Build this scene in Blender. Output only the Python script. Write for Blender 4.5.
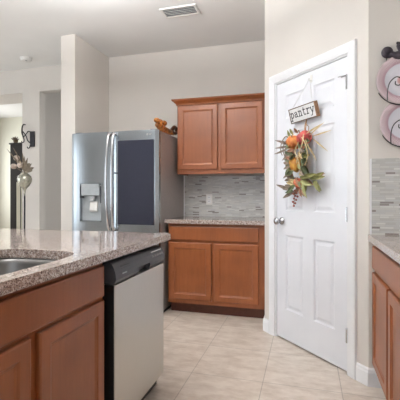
import bpy, bmesh, math, random
from mathutils import Vector, Matrix, Euler
PI = math.pi
R = math.radians
random.seed(7)
for o in list(bpy.data.objects): bpy.data.objects.remove(o, do_unlink=True)
SC = bpy.context.scene
COL = SC.collection

# ------------------------------------------------------------ camera
cam_d = bpy.data.cameras.new('camera'); cam = bpy.data.objects.new('camera', cam_d); COL.objects.link(cam)
cam.location = (0, 0, 1.154); cam.rotation_euler = (R(90), 0, R(15.85))
cam_d.sensor_width = 36; cam_d.sensor_fit = 'HORIZONTAL'; cam_d.lens = 36*375/400.0
cam_d.shift_y = -0.0135; cam_d.clip_start = 0.02
SC.camera = cam

# ------------------------------------------------------------ world, lights, exposure
w = bpy.data.worlds.new('world'); SC.world = w; w.use_nodes = True
bg = w.node_tree.nodes['Background']; bg.inputs[0].default_value = (0.86, 0.93, 1.0, 1); bg.inputs[1].default_value = 1.6
SC.view_settings.view_transform = 'Standard'; SC.view_settings.look = 'None'
SC.view_settings.exposure = 0.06; SC.view_settings.gamma = 1.0; SC.view_settings.use_curve_mapping = False

def area(name, loc, rot, sx, sy, power, col):
    d = bpy.data.lights.new(name, 'AREA'); d.shape = 'RECTANGLE'; d.size = sx; d.size_y = sy
    d.energy = power; d.color = col
    o = bpy.data.objects.new(name, d); COL.objects.link(o); o.location = loc; o.rotation_euler = rot
    return o
area('rear_window_daylight', (-1.2, -3.3, 1.35), (R(90), 0, 0), 3.6, 2.0, 9, (0.94, 0.97, 1.0))
area('living_window_daylight', (-6.7, 0.8, 1.4), (0, R(-90), 0), 2.0, 3.6, 70, (0.84, 0.93, 1.0))
area('far_room_fill', (-6.4, 5.6, 1.5), (0, R(-90), 0), 1.6, 1.3, 36, (0.94, 0.97, 1.0))  # added fill lamp to brighten the far room; no window stands here
FILL_BOWLS = [(-1.5, 0.6, 58), (-1.35, 1.82, 104)]   # unseen bowl lamps added to bounce fill light off the ceiling: x, y, power
for x_, y_, pw_ in FILL_BOWLS: area('added_bowl_fill', (x_, y_, 2.50), (R(180), 0, 0), 0.34, 0.34, pw_, (0.97, 0.985, 1.0))

# ------------------------------------------------------------ materials
def L(c):
    def f(v):
        v /= 255.0
        return v/12.92 if v <= 0.04045 else ((v+0.055)/1.055)**2.4
    return (f(c[0]), f(c[1]), f(c[2]), 1)
class N:
    def __init__(s, name):
        s.m = bpy.data.materials.new(name); s.m.use_nodes = True; s.t = s.m.node_tree
        s.b = s.t.nodes['Principled BSDF']
    def n(s, typ, **kw):
        x = s.t.nodes.new(typ)
        for k, v in kw.items(): setattr(x, k, v)
        return x
    def l(s, a, b): s.t.links.new(a, b)
    def coord(s, kind='Object', scale=(1, 1, 1), loc=(0, 0, 0), rot=(0, 0, 0)):
        tc = s.n('ShaderNodeTexCoord'); mp = s.n('ShaderNodeMapping')
        mp.inputs['Scale'].default_value = scale; mp.inputs['Location'].default_value = loc; mp.inputs['Rotation'].default_value = rot
        s.l(tc.outputs[kind], mp.inputs[0]); return mp.outputs[0]
    def noise(s, vec, scale, detail=3, rough=0.5):
        x = s.n('ShaderNodeTexNoise'); x.inputs['Scale'].default_value = scale; x.inputs['Detail'].default_value = detail
        x.inputs['Roughness'].default_value = rough
        s.l(vec, x.inputs['Vector']); return x.outputs[0]
    def ramp(s, fac, stops, interp='LINEAR'):
        x = s.n('ShaderNodeValToRGB'); x.color_ramp.interpolation = interp
        e = x.color_ramp.elements
        while len(e) < len(stops): e.new(0.5)
        for el, (p, c) in zip(e, stops): el.position = p; el.color = L(c)
        s.l(fac, x.inputs[0]); return x.outputs[0]
    def mix(s, fac, a, b, mode='MIX'):
        x = s.n('ShaderNodeMix', data_type='RGBA', blend_type=mode)
        if isinstance(fac, (int, float)): x.inputs[0].default_value = fac
        else: s.l(fac, x.inputs[0])
        for i, v in ((6, a), (7, b)):
            if isinstance(v, tuple): x.inputs[i].default_value = v
            else: s.l(v, x.inputs[i])
        return x.outputs[2]
    def bump(s, h, strength, dist=0.002):
        x = s.n('ShaderNodeBump'); x.inputs['Strength'].default_value = strength; x.inputs['Distance'].default_value = dist
        s.l(h, x.inputs['Height']); s.l(x.outputs[0], s.b.inputs['Normal'])
def pset(b, rough=0.5, metal=0.0, **kw):
    b.inputs['Roughness'].default_value = rough; b.inputs['Metallic'].default_value = metal
    for k, v in kw.items(): b.inputs[k.replace('_', ' ')].default_value = v
def plain(name, c, rough=0.5, metal=0.0, var=0.06, scale=30, **kw):
    x = N(name); v = x.coord(); n = x.noise(v, scale)
    c0 = tuple(max(0, k*(1-var)) for k in c); c1 = tuple(min(255, k*(1+var)) for k in c)
    x.l(x.ramp(n, [(0.3, c0), (0.7, c1)]), x.b.inputs['Base Color']); pset(x.b, rough, metal, **kw); return x.m
M = {}
def wallpaint(name, c):
    x = N(name); v = x.coord(); n = x.noise(v, 3)
    x.l(x.ramp(n, [(0.3, tuple(k*0.985 for k in c)), (0.7, c)]), x.b.inputs['Base Color']); pset(x.b, 0.75)
    x.bump(x.noise(v, 120, 4), 0.12, 0.003); return x.m
M['wall'] = wallpaint('greige_wall_paint', (216, 210, 203))
M['ceiling'] = wallpaint('ceiling_paint', (238, 237, 235))
M['farwall'] = wallpaint('cream_wall_paint', (232, 230, 214))
M['trim'] = plain('white_trim_paint', (236, 236, 238), 0.35, var=0.01, scale=4)
M['door'] = plain('white_door_paint', (232, 233, 238), 0.32, var=0.01, scale=4)
# wood
x = N('cherry_wood'); v = x.coord(scale=(14, 14, 1.6)); n = x.noise(v, 3.2, 6, 0.6)
v2 = x.coord(scale=(1, 1, 1)); n2 = x.noise(v2, 4, 2)
g = x.ramp(n, [(0.2, (134, 74, 37)), (0.55, (145, 81, 41)), (0.85, (153, 88, 46))])
g2 = x.ramp(n2, [(0.3, (226, 222, 220)), (0.7, (255, 255, 255))])
x.l(x.mix(1.0, g, g2, 'MULTIPLY'), x.b.inputs['Base Color']); pset(x.b, 0.38, Coat_Weight=0.15, Coat_Roughness=0.25)
x.bump(n, 0.05, 0.001); M['wood'] = x.m
M['wood_shade'] = plain('toe_kick_wood_shade', (86, 44, 28), 0.5)  # cabinet wood with the shade of the toe recess painted into its colour
# granite
x = N('speckled_granite'); v = x.coord()
vo = x.n('ShaderNodeTexVoronoi'); vo.inputs['Scale'].default_value = 330; x.l(v, vo.inputs['Vector'])
sep = x.n('ShaderNodeSeparateColor'); x.l(vo.outputs['Color'], sep.inputs[0])
g = x.ramp(sep.outputs[0], [(0.0, (92, 80, 76)), (0.10, (146, 124, 116)), (0.32, (184, 166, 158)), (0.6, (204, 192, 184)), (0.82, (226, 220, 214))], 'CONSTANT')
n = x.noise(v, 70, 4); g2 = x.ramp(n, [(0.35, (206, 196, 192)), (0.6, (255, 255, 255))])
x.l(x.mix(1.0, g, g2, 'MULTIPLY'), x.b.inputs['Base Color']); pset(x.b, 0.07, IOR=1.7); M['granite'] = x.m
# metals
def steel(name, c, rough, stretch=(1, 1, 60)):
    x = N(name); v = x.coord(scale=stretch); n = x.noise(v, 14, 3)
    x.l(x.ramp(n, [(0.3, tuple(k*0.97 for k in c)), (0.7, c)]), x.b.inputs['Base Color']); pset(x.b, rough, 1.0, Anisotropic=0.4)
    return x.m
M['steel'] = steel('brushed_stainless_steel', (172, 178, 183), 0.24, (60, 60, 1))
M['steel_dw'] = steel('satin_stainless_steel', (205, 203, 198), 0.36, (60, 60, 1))
M['steel_sink'] = steel('sink_steel', (140, 138, 136), 0.34, (20, 20, 20))
M['chrome'] = plain('polished_handle_metal', (214, 214, 216), 0.16, 1.0, 0.01)
M['nickel'] = plain('satin_nickel', (188, 188, 190), 0.22, 1.0, 0.02)
M['fridge_side'] = plain('grey_painted_fridge_side', (165, 158, 156), 0.38, 0.35, 0.03, 80)
M['black'] = plain('black_plastic', (22, 21, 22), 0.4)
M['charcoal'] = plain('charcoal_control_panel', (76, 78, 84), 0.35, 0.3, 0.03)
M['darkglass'] = plain('dark_tinted_glass', (44, 46, 58), 0.06, 0.0, 0.02, Specular_IOR_Level=0.4)
M['ltgrey'] = plain('light_grey_plastic', (184, 190, 194), 0.3, 0.3, 0.02)
M['midgrey'] = plain('mid_grey_plastic', (120, 122, 124), 0.4)
M['iron'] = plain('wrought_iron', (38, 34, 38), 0.5, 0.4, 0.15)
M['rooster'] = plain('dark_plum_painted_metal', (52, 44, 52), 0.45, 0.3, 0.25, 60)
M['espresso'] = plain('espresso_wood', (44, 42, 42), 0.5)
M['white_plastic'] = plain('white_plastic', (228, 226, 222), 0.4, var=0.01)
M['gold'] = plain('gilded_brown_resin', (164, 104, 48), 0.38, 0.35, 0.35, 40)
M['gold_dark'] = plain('dark_gilded_resin', (96, 54, 30), 0.4, 0.3, 0.3, 40)
M['twine'] = plain('jute_twine', (160, 120, 80), 0.9)
M['cord'] = plain('white_cord', (222, 222, 222), 0.8)
M['sign_white'] = plain('whitewashed_board', (226, 226, 226), 0.7, var=0.03, scale=60)
M['sign_wood'] = plain('rustic_wood_edge', (150, 116, 88), 0.8, var=0.15, scale=50)
M['sign_edge'] = plain('dark_wood_edge', (104, 84, 72), 0.8, var=0.15, scale=50)
M['ink'] = plain('black_ink', (48, 48, 52), 0.8)
M['pot'] = plain('brown_pot', (120, 104, 80), 0.7)
M['mercury'] = plain('mercury_glass', (176, 174, 160), 0.25, 0.6, 0.2, 30)
M['blossom'] = plain('dusty_pink_blossom', (196, 180, 168), 0.8, var=0.12, scale=60)
M['beige_leaf'] = plain('beige_dried_leaf', (124, 112, 96), 0.8, var=0.15, scale=60)
def fruit(name, a, b):
    x = N(name); v = x.coord(); n = x.noise(v, 26, 4)
    x.l(x.ramp(n, [(0.35, a), (0.65, b)]), x.b.inputs['Base Color']); pset(x.b, 0.55); return x.m
M['orange'] = fruit('orange_gourd_skin', (186, 98, 44), (216, 142, 76))
M['red'] = fruit('red_gourd_skin', (150, 50, 52), (192, 86, 76))
M['yellow'] = fruit('mustard_gourd_skin', (176, 112, 36), (206, 156, 68))
M['redorange'] = fruit('russet_gourd_skin', (176, 76, 48), (208, 120, 84))
M['stem'] = plain('brown_stem', (110, 82, 58), 0.8)
M['leaf_olive'] = fruit('olive_leaf', (96, 96, 52), (140, 136, 80))
M['leaf_green'] = fruit('dark_green_leaf', (62, 72, 44), (96, 104, 62))
M['leaf_rust'] = fruit('rust_leaf', (128, 84, 62), (164, 120, 92))
M['leaf_grey'] = fruit('grey_brown_leaf', (104, 88, 76), (150, 134, 118))
M['leaf_tan'] = fruit('tan_straw_leaf', (182, 158, 112), (212, 192, 152))
M['leaf_lime'] = fruit('yellow_green_leaf', (136, 138, 84), (170, 168, 118))
M['berry'] = fruit('dark_pink_berry', (130, 58, 56), (176, 104, 92))
# floor tile: 18 inch grid, beige clouded
x = N('beige_floor_tile'); T = 0.457
v = x.coord(scale=(1/T, 1/T, 1), loc=(0.715/T, -2.325/T, 0))
br = x.n('ShaderNodeTexBrick'); br.offset = 0; br.squash = 1
br.inputs['Scale'].default_value = 1; br.inputs['Mortar Size'].default_value = 0.006; br.inputs['Mortar Smooth'].default_value = 0.2
br.inputs['Brick Width'].default_value = 1; br.inputs['Row Height'].default_value = 1; br.inputs['Bias'].default_value = 0
br.inputs['Color1'].default_value = L((226, 215, 203)); br.inputs['Color2'].default_value = L((221, 209, 196)); br.inputs['Mortar'].default_value = L((186, 174, 162))
x.l(v, br.inputs['Vector'])
vv = x.coord(scale=(1, 2.2, 1)); n = x.noise(vv, 7, 6, 0.65)
g = x.ramp(n, [(0.3, (222, 214, 208)), (0.62, (255, 255, 255))])
x.l(x.mix(1.0, br.outputs['Color'], g, 'MULTIPLY'), x.b.inputs['Base Color']); pset(x.b, 0.30)
inv = x.n('ShaderNodeMath', operation='SUBTRACT'); inv.inputs[0].default_value = 1; x.l(br.outputs['Fac'], inv.inputs[1]); x.bump(inv.outputs[0], 0.4, 0.002)
M['floor'] = x.m
# glass mosaic backsplash (X-Z plane), thin strips
x = N('glass_strip_mosaic'); tc = x.n('ShaderNodeTexCoord'); sp = x.n('ShaderNodeSeparateXYZ'); cb = x.n('ShaderNodeCombineXYZ')
x.l(tc.outputs['Object'], sp.inputs[0]); x.l(sp.outputs[0], cb.inputs[0]); x.l(sp.outputs[2], cb.inputs[1])
def brk(wd, off):
    b = x.n('ShaderNodeTexBrick'); b.offset = off; b.offset_frequency = 2; b.squash = 0.7; b.squash_frequency = 3
    b.inputs['Scale'].default_value = 1; b.inputs['Brick Width'].default_value = wd; b.inputs['Row Height'].default_value = 0.0125
    b.inputs['Mortar Size'].default_value = 0.0010; b.inputs['Bias'].default_value = 0
    b.inputs['Color1'].default_value = (0, 0, 0, 1); b.inputs['Color2'].default_value = (1, 1, 1, 1); b.inputs['Mortar'].default_value = (0.5, 0.5, 0.5, 1)
    x.l(cb.outputs[0], b.inputs['Vector']); return b
b1 = brk(0.075, 0.37)
g = x.ramp(b1.outputs['Color'], [(0.0, (134, 126, 124)), (0.06, (180, 178, 175)), (0.30, (194, 193, 189)), (0.62, (188, 188, 187)), (0.90, (206, 206, 202))], 'CONSTANT')
g = x.mix(b1.outputs['Fac'], g, L((178, 176, 172)))
x.l(g, x.b.inputs['Base Color']); pset(x.b, 0.16); M['mosaic'] = x.m
# plate: pink patterned rim, white center, built radially around object origin
def plate_mat():
    x = N('pink_and_white_china'); tc = x.n('ShaderNodeTexCoord'); ln = x.n('ShaderNodeVectorMath', operation='LENGTH')
    x.l(tc.outputs['Object'], ln.inputs[0])
    g = x.ramp(ln.outputs['Value'], [(0.0, (170, 90, 90)), (0.028, (214, 170, 168)), (0.035, (224, 220, 226)), (0.095, (218, 217, 226)), (0.102, (188, 156, 166)), (0.118, (206, 186, 192)), (0.140, (208, 190, 194)), (0.146, (190, 180, 176))])
    ck = x.n('ShaderNodeTexChecker'); ck.inputs['Scale'].default_value = 130; ck.inputs['Color1'].default_value = (1, 1, 1, 1); ck.inputs['Color2'].default_value = (0.82, 0.78, 0.8, 1)
    x.l(tc.outputs['Object'], ck.inputs['Vector'])
    gt = x.n('ShaderNodeMath', operation='GREATER_THAN'); gt.inputs[1].default_value = 0.098; x.l(ln.outputs['Value'], gt.inputs[0])
    x.l(x.mix(gt.outputs[0], g, x.mix(1.0, g, ck.outputs[0], 'MULTIPLY')), x.b.inputs['Base Color']); pset(x.b, 0.15); return x.m
M['plate'] = plate_mat()

# ------------------------------------------------------------ mesh helpers
def BM(): return bmesh.new()
def obj(name, bm, m, parent=None, bevel=0, smooth=False, loc=None, rot=None):
    me = bpy.data.meshes.new(name); bmesh.ops.recalc_face_normals(bm, faces=bm.faces); bm.to_mesh(me); bm.free()
    o = bpy.data.objects.new(name, me); COL.objects.link(o)
    me.materials.append(M[m] if isinstance(m, str) else m)
    if smooth:
        for p in me.polygons: p.use_smooth = True
    if parent: o.parent = parent
    if loc: o.location = loc
    if rot: o.rotation_euler = rot
    if bevel:
        md = o.modifiers.new('bevel', 'BEVEL'); md.width = bevel; md.segments = 3; md.limit_method = 'ANGLE'; md.angle_limit = R(40)
        md.harden_normals = False
    return o
def box(bm, x0, x1, y0, y1, z0, z1):
    c = [bm.verts.new((x, y, z)) for z in (z0, z1) for y in (y0, y1) for x in (x0, x1)]
    for f in ((0, 1, 3, 2), (4, 6, 7, 5), (0, 4, 5, 1), (2, 3, 7, 6), (0, 2, 6, 4), (1, 5, 7, 3)): bm.faces.new([c[i] for i in f])
    return bm
def B(*a): return box(BM(), *a)
def loops(bm, ls, cap0=True, cap1=True):
    vs = [[bm.verts.new(p) for p in l] for l in ls]; n = len(vs[0])
    for a, b in zip(vs, vs[1:]):
        for i in range(n): bm.faces.new((a[i], a[(i+1) % n], b[(i+1) % n], b[i]))
    if cap0: bm.faces.new(list(reversed(vs[0])))
    if cap1: bm.faces.new(vs[-1])
    return bm
def spline(pts, k=6):
    out = []; P = [Vector(p) for p in pts]
    for i in range(len(P)-1):
        a = P[max(i-1, 0)]; b = P[i]; c = P[i+1]; d = P[min(i+2, len(P)-1)]
        for j in range(k):
            t = j/k; out.append(0.5*((2*b)+(c-a)*t+(2*a-5*b+4*c-d)*t*t+(3*b-a-3*c+d)*t**3))
    out.append(P[-1]); return out
def tube(bm, pts, r, seg=8, smooth_k=6):
    rr = r if isinstance(r, (list, tuple)) else [r]*len(pts)
    if smooth_k > 1 and len(pts) > 2:
        sp = spline(pts, smooth_k); m = len(pts)-1
        rs = []
        for i in range(len(sp)):
            u = i/smooth_k; a = min(int(u), m-1); rs.append(rr[a]+(rr[a+1]-rr[a])*(u-a))
    else: sp = [Vector(p) for p in pts]; rs = rr
    ls = []; up = None
    for i, p in enumerate(sp):
        d = (sp[min(i+1, len(sp)-1)]-sp[max(i-1, 0)]).normalized()
        if up is None:
            up = Vector((0, 0, 1)) if abs(d.z) < 0.9 else Vector((1, 0, 0))
        s = d.cross(up)
        if s.length < 1e-4: s = d.cross(Vector((0.3, 0.8, 0.5)))
        s.normalize(); up = s.cross(d).normalized()
        ls.append([p+(s*math.cos(2*PI*k/seg)+up*math.sin(2*PI*k/seg))*rs[i] for k in range(seg)])
    return loops(bm, ls)
def lathe(bm, prof, seg=24, M4=None):
    ls = [[Vector((r*math.cos(2*PI*k/seg), r*math.sin(2*PI*k/seg), z)) for k in range(seg)] for r, z in prof]
    if M4: ls = [[M4 @ p for p in l] for l in ls]
    return loops(bm, ls)
def ball(bm, c, r, sc=(1, 1, 1), lobes=0, depth=0.1, seg=16, rings=10, rot=None):
    rings_l = []
    for i in range(1, rings):
        th = PI*i/rings; l = []
        for k in range(seg):
            ph = 2*PI*k/seg; q = 1-depth*(0.5-0.5*math.cos(lobes*ph))*math.sin(th) if lobes else 1
            p = Vector((math.sin(th)*math.cos(ph)*sc[0]*q, math.sin(th)*math.sin(ph)*sc[1]*q, math.cos(th)*sc[2]*(1-0.12*math.exp(-(th/0.35)**2) if lobes else 1)))*r
            if rot: p = rot @ p
            l.append(p+Vector(c))
        rings_l.append(l)
    return loops(bm, rings_l)
def prism(bm, pts, h0, h1, axis='z'):
    def P(p, h):
        return {'z': (p[0], p[1], h), 'y': (p[0], h, p[1]), 'x': (h, p[0], p[1])}[axis]
    return loops(bm, [[P(p, h0) for p in pts], [P(p, h1) for p in pts]])
def profile_extrude(bm, prof, axis_pts): pass
def thing(name, label, cat, loc=(0, 0, 0), rot=0, group=None):
    o = bpy.data.objects.new(name, None); COL.objects.link(o); o.location = loc; o.rotation_euler = (0, 0, rot)
    o.empty_display_size = 0.1; o['label'] = label; o['category'] = cat
    if group: o['group'] = group
    return o
def tag(o, label, cat, group=None):
    o['label'] = label; o['category'] = cat
    if group: o['group'] = group
    return o
def struct(o, label=None, cat=None):
    o['kind'] = 'structure'
    if label: o['label'] = label
    if cat: o['category'] = cat
    return o
def cut(o, bmc):
    me = bpy.data.meshes.new('c'); bmesh.ops.recalc_face_normals(bmc, faces=bmc.faces); bmc.to_mesh(me); bmc.free(); c = bpy.data.objects.new('c', me); COL.objects.link(c)
    par = o.parent; o.parent = None; c.matrix_world = o.matrix_basis.copy() if False else Matrix()
    md = o.modifiers.new('b', 'BOOLEAN'); md.object = c; md.operation = 'DIFFERENCE'; md.solver = 'EXACT'
    bpy.context.view_layer.update()
    dg = bpy.context.evaluated_depsgraph_get(); nm = bpy.data.meshes.new_from_object(o.evaluated_get(dg))
    o.modifiers.clear(); o.data = nm; o.parent = par; bpy.data.objects.remove(c, do_unlink=True)

# ------------------------------------------------------------ room shell
H = 2.80; WB = 4.037; FAR = 4.10
XL, XR, YR = -7.0, 0.99, -3.5
struct(obj('floor', B(XL-.1, XR+.1, YR-.1, 7.2, -0.1, 0), 'floor'), 'beige tile floor laid in a square grid', 'floor')
struct(obj('ceiling', B(XL-.1, XR+.1, YR-.1, 7.2, H, H+0.1), 'ceiling'), 'smooth off-white ceiling', 'ceiling')
bm = B(-2.283, XR+.1, WB, WB+0.12, 0, H)
struct(obj('wall_back', bm, 'wall'), 'greige wall behind the fridge and upper cabinet', 'wall')
struct(obj('wall_partition', B(-2.45, -2.283, 3.349, 4.22, 0, H), 'wall'), 'stub wall standing left of the fridge', 'wall')
# far wall with two openings
AX0, AX1, BX0, BX1, OH = -4.9, -3.59, -3.324, -2.62, 2.49
bm = BM(); box(bm, XL, AX0, FAR, FAR+.12, 0, H); box(bm, AX1, BX0, FAR, FAR+.12, 0, H); box(bm, BX1, -2.45, FAR, FAR+.12, 0, H)
box(bm, BX0, BX1, FAR, FAR+.12, OH, H); box(bm, AX0, AX1, FAR, FAR+.46, OH, H)
struct(obj('wall_far', bm, 'wall'), 'pale wall with two openings at the far left', 'wall')
struct(obj('wall_far_room', B(XL, -3.62, 6.6, 6.72, 0, H), 'farwall'), 'bright cream wall seen through the left opening', 'wall')
struct(obj('wall_hall_divider', B(-3.62, -3.50, 4.22, 7.1, 0, H), 'wall'), 'wall dividing far room from hall', 'wall')
bm = BM(); box(bm, -3.50, -1.6, 5.3, 5.42, 0, H)
struct(obj('wall_hall', bm, 'wall'), 'grey hall wall seen through the narrow opening', 'wall')
# pantry (diagonal)
dl = Vector((-.235, 3.103, 0)); dr = Vector((.253, 2.575, 0)); DD = (dr-dl).normalized(); DANG = math.atan2(DD.y, DD.x)
DN = Vector((math.sin(DANG), -math.cos(DANG), 0))
MD = Matrix.Translation(dl) @ Matrix.Rotation(DANG, 4, 'Z')
S0, S1 = -0.157, 0.878; PL = MD @ Vector((S0, 0, 0)); PR = MD @ Vector((S1, 0, 0))
OW0, OW1, OT = -0.022, 0.733, 2.066   # rough opening
T_ = 0.115
def px_(pts, z0, z1, bm): loops(bm, [[(p.x, p.y, z0) for p in pts], [(p.x, p.y, z1) for p in pts]])
a0 = MD @ Vector((S0, 0, 0)); a1 = MD @ Vector((OW0, 0, 0)); a2 = MD @ Vector((OW0, T_, 0)); a3 = MD @ Vector((S0+0.05, T_, 0))
bm = BM(); px_([a0, a1, a2, a3], 0, H, bm)
b0 = MD @ Vector((OW1, 0, 0)); b1 = MD @ Vector((S1, 0, 0)); b2 = MD @ Vector((S1-0.05, T_, 0)); b3 = MD @ Vector((OW1, T_, 0))
px_([b0, b1, b2, b3], 0, H, bm); px_([a1, b0, b3, a2], OT, H, bm)
struct(obj('wall_diagonal', bm, 'wall'), 'diagonal wall around the pantry door', 'wall')
bm = BM(); px_([Vector((PL.x, PL.y, 0)), Vector((PL.x+.1, PL.y+.0, 0)), Vector((PL.x+.1, WB, 0)), Vector((PL.x, WB, 0))], 0, H, bm)
struct(obj('wall_pantry_left', bm, 'wall'), 'short pantry side wall beside the base cabinet', 'wall')
bm = BM(); px_([Vector((PR.x, PR.y, 0)), Vector((XR, PR.y, 0)), Vector((XR, PR.y+.1, 0)), Vector((PR.x-.02, PR.y+.1, 0))], 0, H, bm)
struct(obj('wall_pantry_right', bm, 'wall'), 'taupe wall carrying the two plates', 'wall')
YP = PR.y
struct(obj('wall_right', B(XR, XR+.12, YR, WB+.12, 0, H), 'wall'), 'wall behind the right counter', 'wall')
# rear and left walls with windows
def wall_with_window(name, axis, p, a0, a1, w0, w1, z0, z1, lab):
    bm = BM()
    def bx(u0, u1, q0, q1):
        if axis == 'y': box(bm, u0, u1, p-.12, p, q0, q1)
        else: box(bm, p-.12, p, u0, u1, q0, q1)
    bx(a0, w0, 0, H); bx(w1, a1, 0, H); bx(w0, w1, z1, H)
    if z0 > 0: bx(w0, w1, 0, z0)
    struct(obj(name, bm, 'wall'), lab, 'wall')
def window(name, axis, p, w0, w1, z0, z1, nm, lab):
    bm = BM()
    def bx(u0, u1, q0, q1):
        if axis == 'y': box(bm, u0, u1, p-.09, p-.04, q0, q1)
        else: box(bm, p-.09, p-.04, u0, u1, q0, q1)
    bx(w0, w0+.06, z0, z1); bx(w1-.06, w1, z0, z1); bx(w0+.06, w1-.06, z0, z0+.06); bx(w0+.06, w1-.06, z1-.06, z1)
    for i in range(1, nm):
        u = w0+(w1-w0)*i/nm; bx(u-.03, u+.03, z0+.06, z1-.06)
    struct(obj(name, bm, 'trim'), lab, 'window')
wall_with_window('wall_rear', 'y', YR, XL, XR, -3.1, 0.7, 0.3, 2.4, 'rear wall with wide window')
window('window_1', 'y', YR, -3.1, 0.7, 0.3, 2.4, 3, 'wide white framed rear window')
wall_with_window('wall_left', 'x', XL, YR, 7.1, -1.1, 2.7, 0.3, 2.4, 'left living room wall with wide window')
window('window_2', 'x', XL, -1.1, 2.7, 0.3, 2.4, 3, 'wide white framed living room window')

# casing, jamb, baseboards
CW = 0.064; bm = BM()
CPR = [(0, 0), (0, .009), (.012, .011), (.040, .0165), (.060, .0175), (.064, .015), (.068, .0)]
loops(bm, [[f(o, t) for o, t in CPR] for f in (lambda o, t: (-.016-o, -t, 0), lambda o, t: (-.016-o, -t, 2.060+o), lambda o, t: (.727+o, -t, 2.060+o), lambda o, t: (.727+o, -t, 0))])
struct(obj('trim_1', bm, 'trim', loc=tuple(dl), rot=(0, 0, DANG)), 'white casing around the pantry door', 'trim')
bm = BM(); box(bm, -.022, -.003, 0.0005, T_, 0, 2.066); box(bm, .714, .733, 0.0005, T_, 0, 2.066); box(bm, -.003, .714, 0.0005, T_, 2.048, 2.066)
box(bm, -.003, .008, .045, .075, 0, 2.048); box(bm, .703, .714, .045, .075, 0, 2.048); box(bm, .008, .703, .045, .075, 2.036, 2.048)
struct(obj('trim_2', bm, 'trim', loc=tuple(dl), rot=(0, 0, DANG)), 'white jamb inside the pantry door opening', 'trim')
BBP = [(0, 0), (-.015, 0), (-.015, .080), (-.011, .090), (-.011, .100), (-.006, .106), (0, .108)]
def baseboard(bm, p0, p1, outn, m0=0, m1=0):
    p0 = Vector((p0[0], p0[1], 0)); p1 = Vector((p1[0], p1[1], 0)); d = (p1-p0).normalized(); n = Vector(outn).normalized()
    def ring(p, m, sgn): return [p+n*(-a)+Vector((0, 0, z))+d*sgn*m*(-a) for a, z in BBP]
    loops(bm, [ring(p0, m0, -1), ring(p1, m1, 1)])
ta = math.tan(R(22.5))
bm = BM()
pa = MD @ Vector((-.022-CW, 0, 0)); baseboard(bm, (PL.x, PL.y), (pa.x, pa.y), DN, ta, 0)
baseboard(bm, (PL.x, 3.51), (PL.x, PL.y), (-1, 0, 0), 0, ta)
struct(obj('baseboard_pantry_left', bm, 'trim'), 'white baseboard left of the pantry door', 'baseboard')
bm = BM(); pb = MD @ Vector((.733+CW, 0, 0)); baseboard(bm, (pb.x, pb.y), (PR.x, PR.y), DN, 0, ta)
baseboard(bm, (PR.x, PR.y), (.455, PR.y), (0, -1, 0), ta, 0)
struct(obj('baseboard_pantry_right', bm, 'trim'), 'white baseboard right of the pantry door', 'baseboard')
bm = BM(); baseboard(bm, (AX1, FAR), (BX0, FAR), (0, -1, 0)); baseboard(bm, (BX1, FAR), (-2.45, FAR), (0, -1, 0))
struct(obj('baseboard_far', bm, 'trim'))
bm = BM(); baseboard(bm, (-2.45, 3.349), (-2.283, 3.349), (0, -1, 0)); struct(obj('baseboard_partition', bm, 'trim'))

# ------------------------------------------------------------ pantry door
def panel_slab(W, Hh, t, panels, y0=0.0):
    """six-panel slab, front face at y=y0 facing -y, recessed moulded panels"""
    xs = sorted({0, W} | {p[0] for p in panels} | {p[1] for p in panels}); zs = sorted({0, Hh} | {p[2] for p in panels} | {p[3] for p in panels})
    bm = BM(); V = {}
    def v(x, y, z):
        k = (round(x, 5), round(y, 5), round(z, 5))
        if k not in V: V[k] = bm.verts.new((x, y, z))
        return V[k]
    for i in range(len(xs)-1):
        for j in range(len(zs)-1):
            x0, x1, z0, z1 = xs[i], xs[i+1], zs[j], zs[j+1]
            isp = any(abs(p[0]-x0) < 1e-6 and abs(p[1]-x1) < 1e-6 and p[2] <= z0+1e-6 and p[3] >= z1-1e-6 for p in panels)
            bm.faces.new([v(x0, y0+t, z0), v(x0, y0+t, z1), v(x1, y0+t, z1), v(x1, y0+t, z0)])
            if not isp: bm.faces.new([v(x0, y0, z0), v(x1, y0, z0), v(x1, y0, z1), v(x0, y0, z1)])
            else:
                prof = [(0, 0), (.006, .007), (.014, .010), (.022, .009), (.040, .003), (.046, .003)]
                rs = [[v(x0+a, y0+d, z0+a), v(x1-a, y0+d, z0+a), v(x1-a, y0+d, z1-a), v(x0+a, y0+d, z1-a)] for a, d in prof]
                for r0, r1 in zip(rs, rs[1:]):
                    for k in range(4): bm.faces.new([r0[k], r0[(k+1) % 4], r1[(k+1) % 4], r1[k]])
                bm.faces.new(rs[-1])
    for i in range(len(xs)-1):
        for z in (0, Hh): bm.faces.new([v(xs[i], y0, z), v(xs[i+1], y0, z), v(xs[i+1], y0+t, z), v(xs[i], y0+t, z)])
    for j in range(len(zs)-1):
        for x in (0, W): bm.faces.new([v(x, y0, zs[j]), v(x, y0, zs[j+1]), v(x, y0+t, zs[j+1]), v(x, y0+t, zs[j])])
    return bm
DZ = 0.014
cols = [(.108, .306), (.412, .606)]; rows = [(.250, .836), (1.030, 1.640), (1.750, 1.935)]
pn = [(a, b, c-DZ, d-DZ) for a, b in cols for c, d in rows]
door = struct(obj('door_1', panel_slab(.711, 2.030, .035, pn), 'door', loc=(dl.x, dl.y, DZ), rot=(0, 0, DANG)), 'white six-panel pantry door', 'door')
door.location = MD @ Vector((0, .006, DZ))
Ry = Matrix.Rotation(R(90), 4, 'X')   # lathe z -> -y
bm = BM(); lathe(bm, [(.002, 0), (.031, 0), (.031, .004), (.026, .009), (.013, .011), (.011, .030), (.018, .036), (.026, .044), (.029, .054), (.026, .063), (.016, .069), (.002, .070)], 28, Matrix.Translation((.062, 0, .930)) @ Ry)
obj('door_knob', bm, 'nickel', door, smooth=True)
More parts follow.
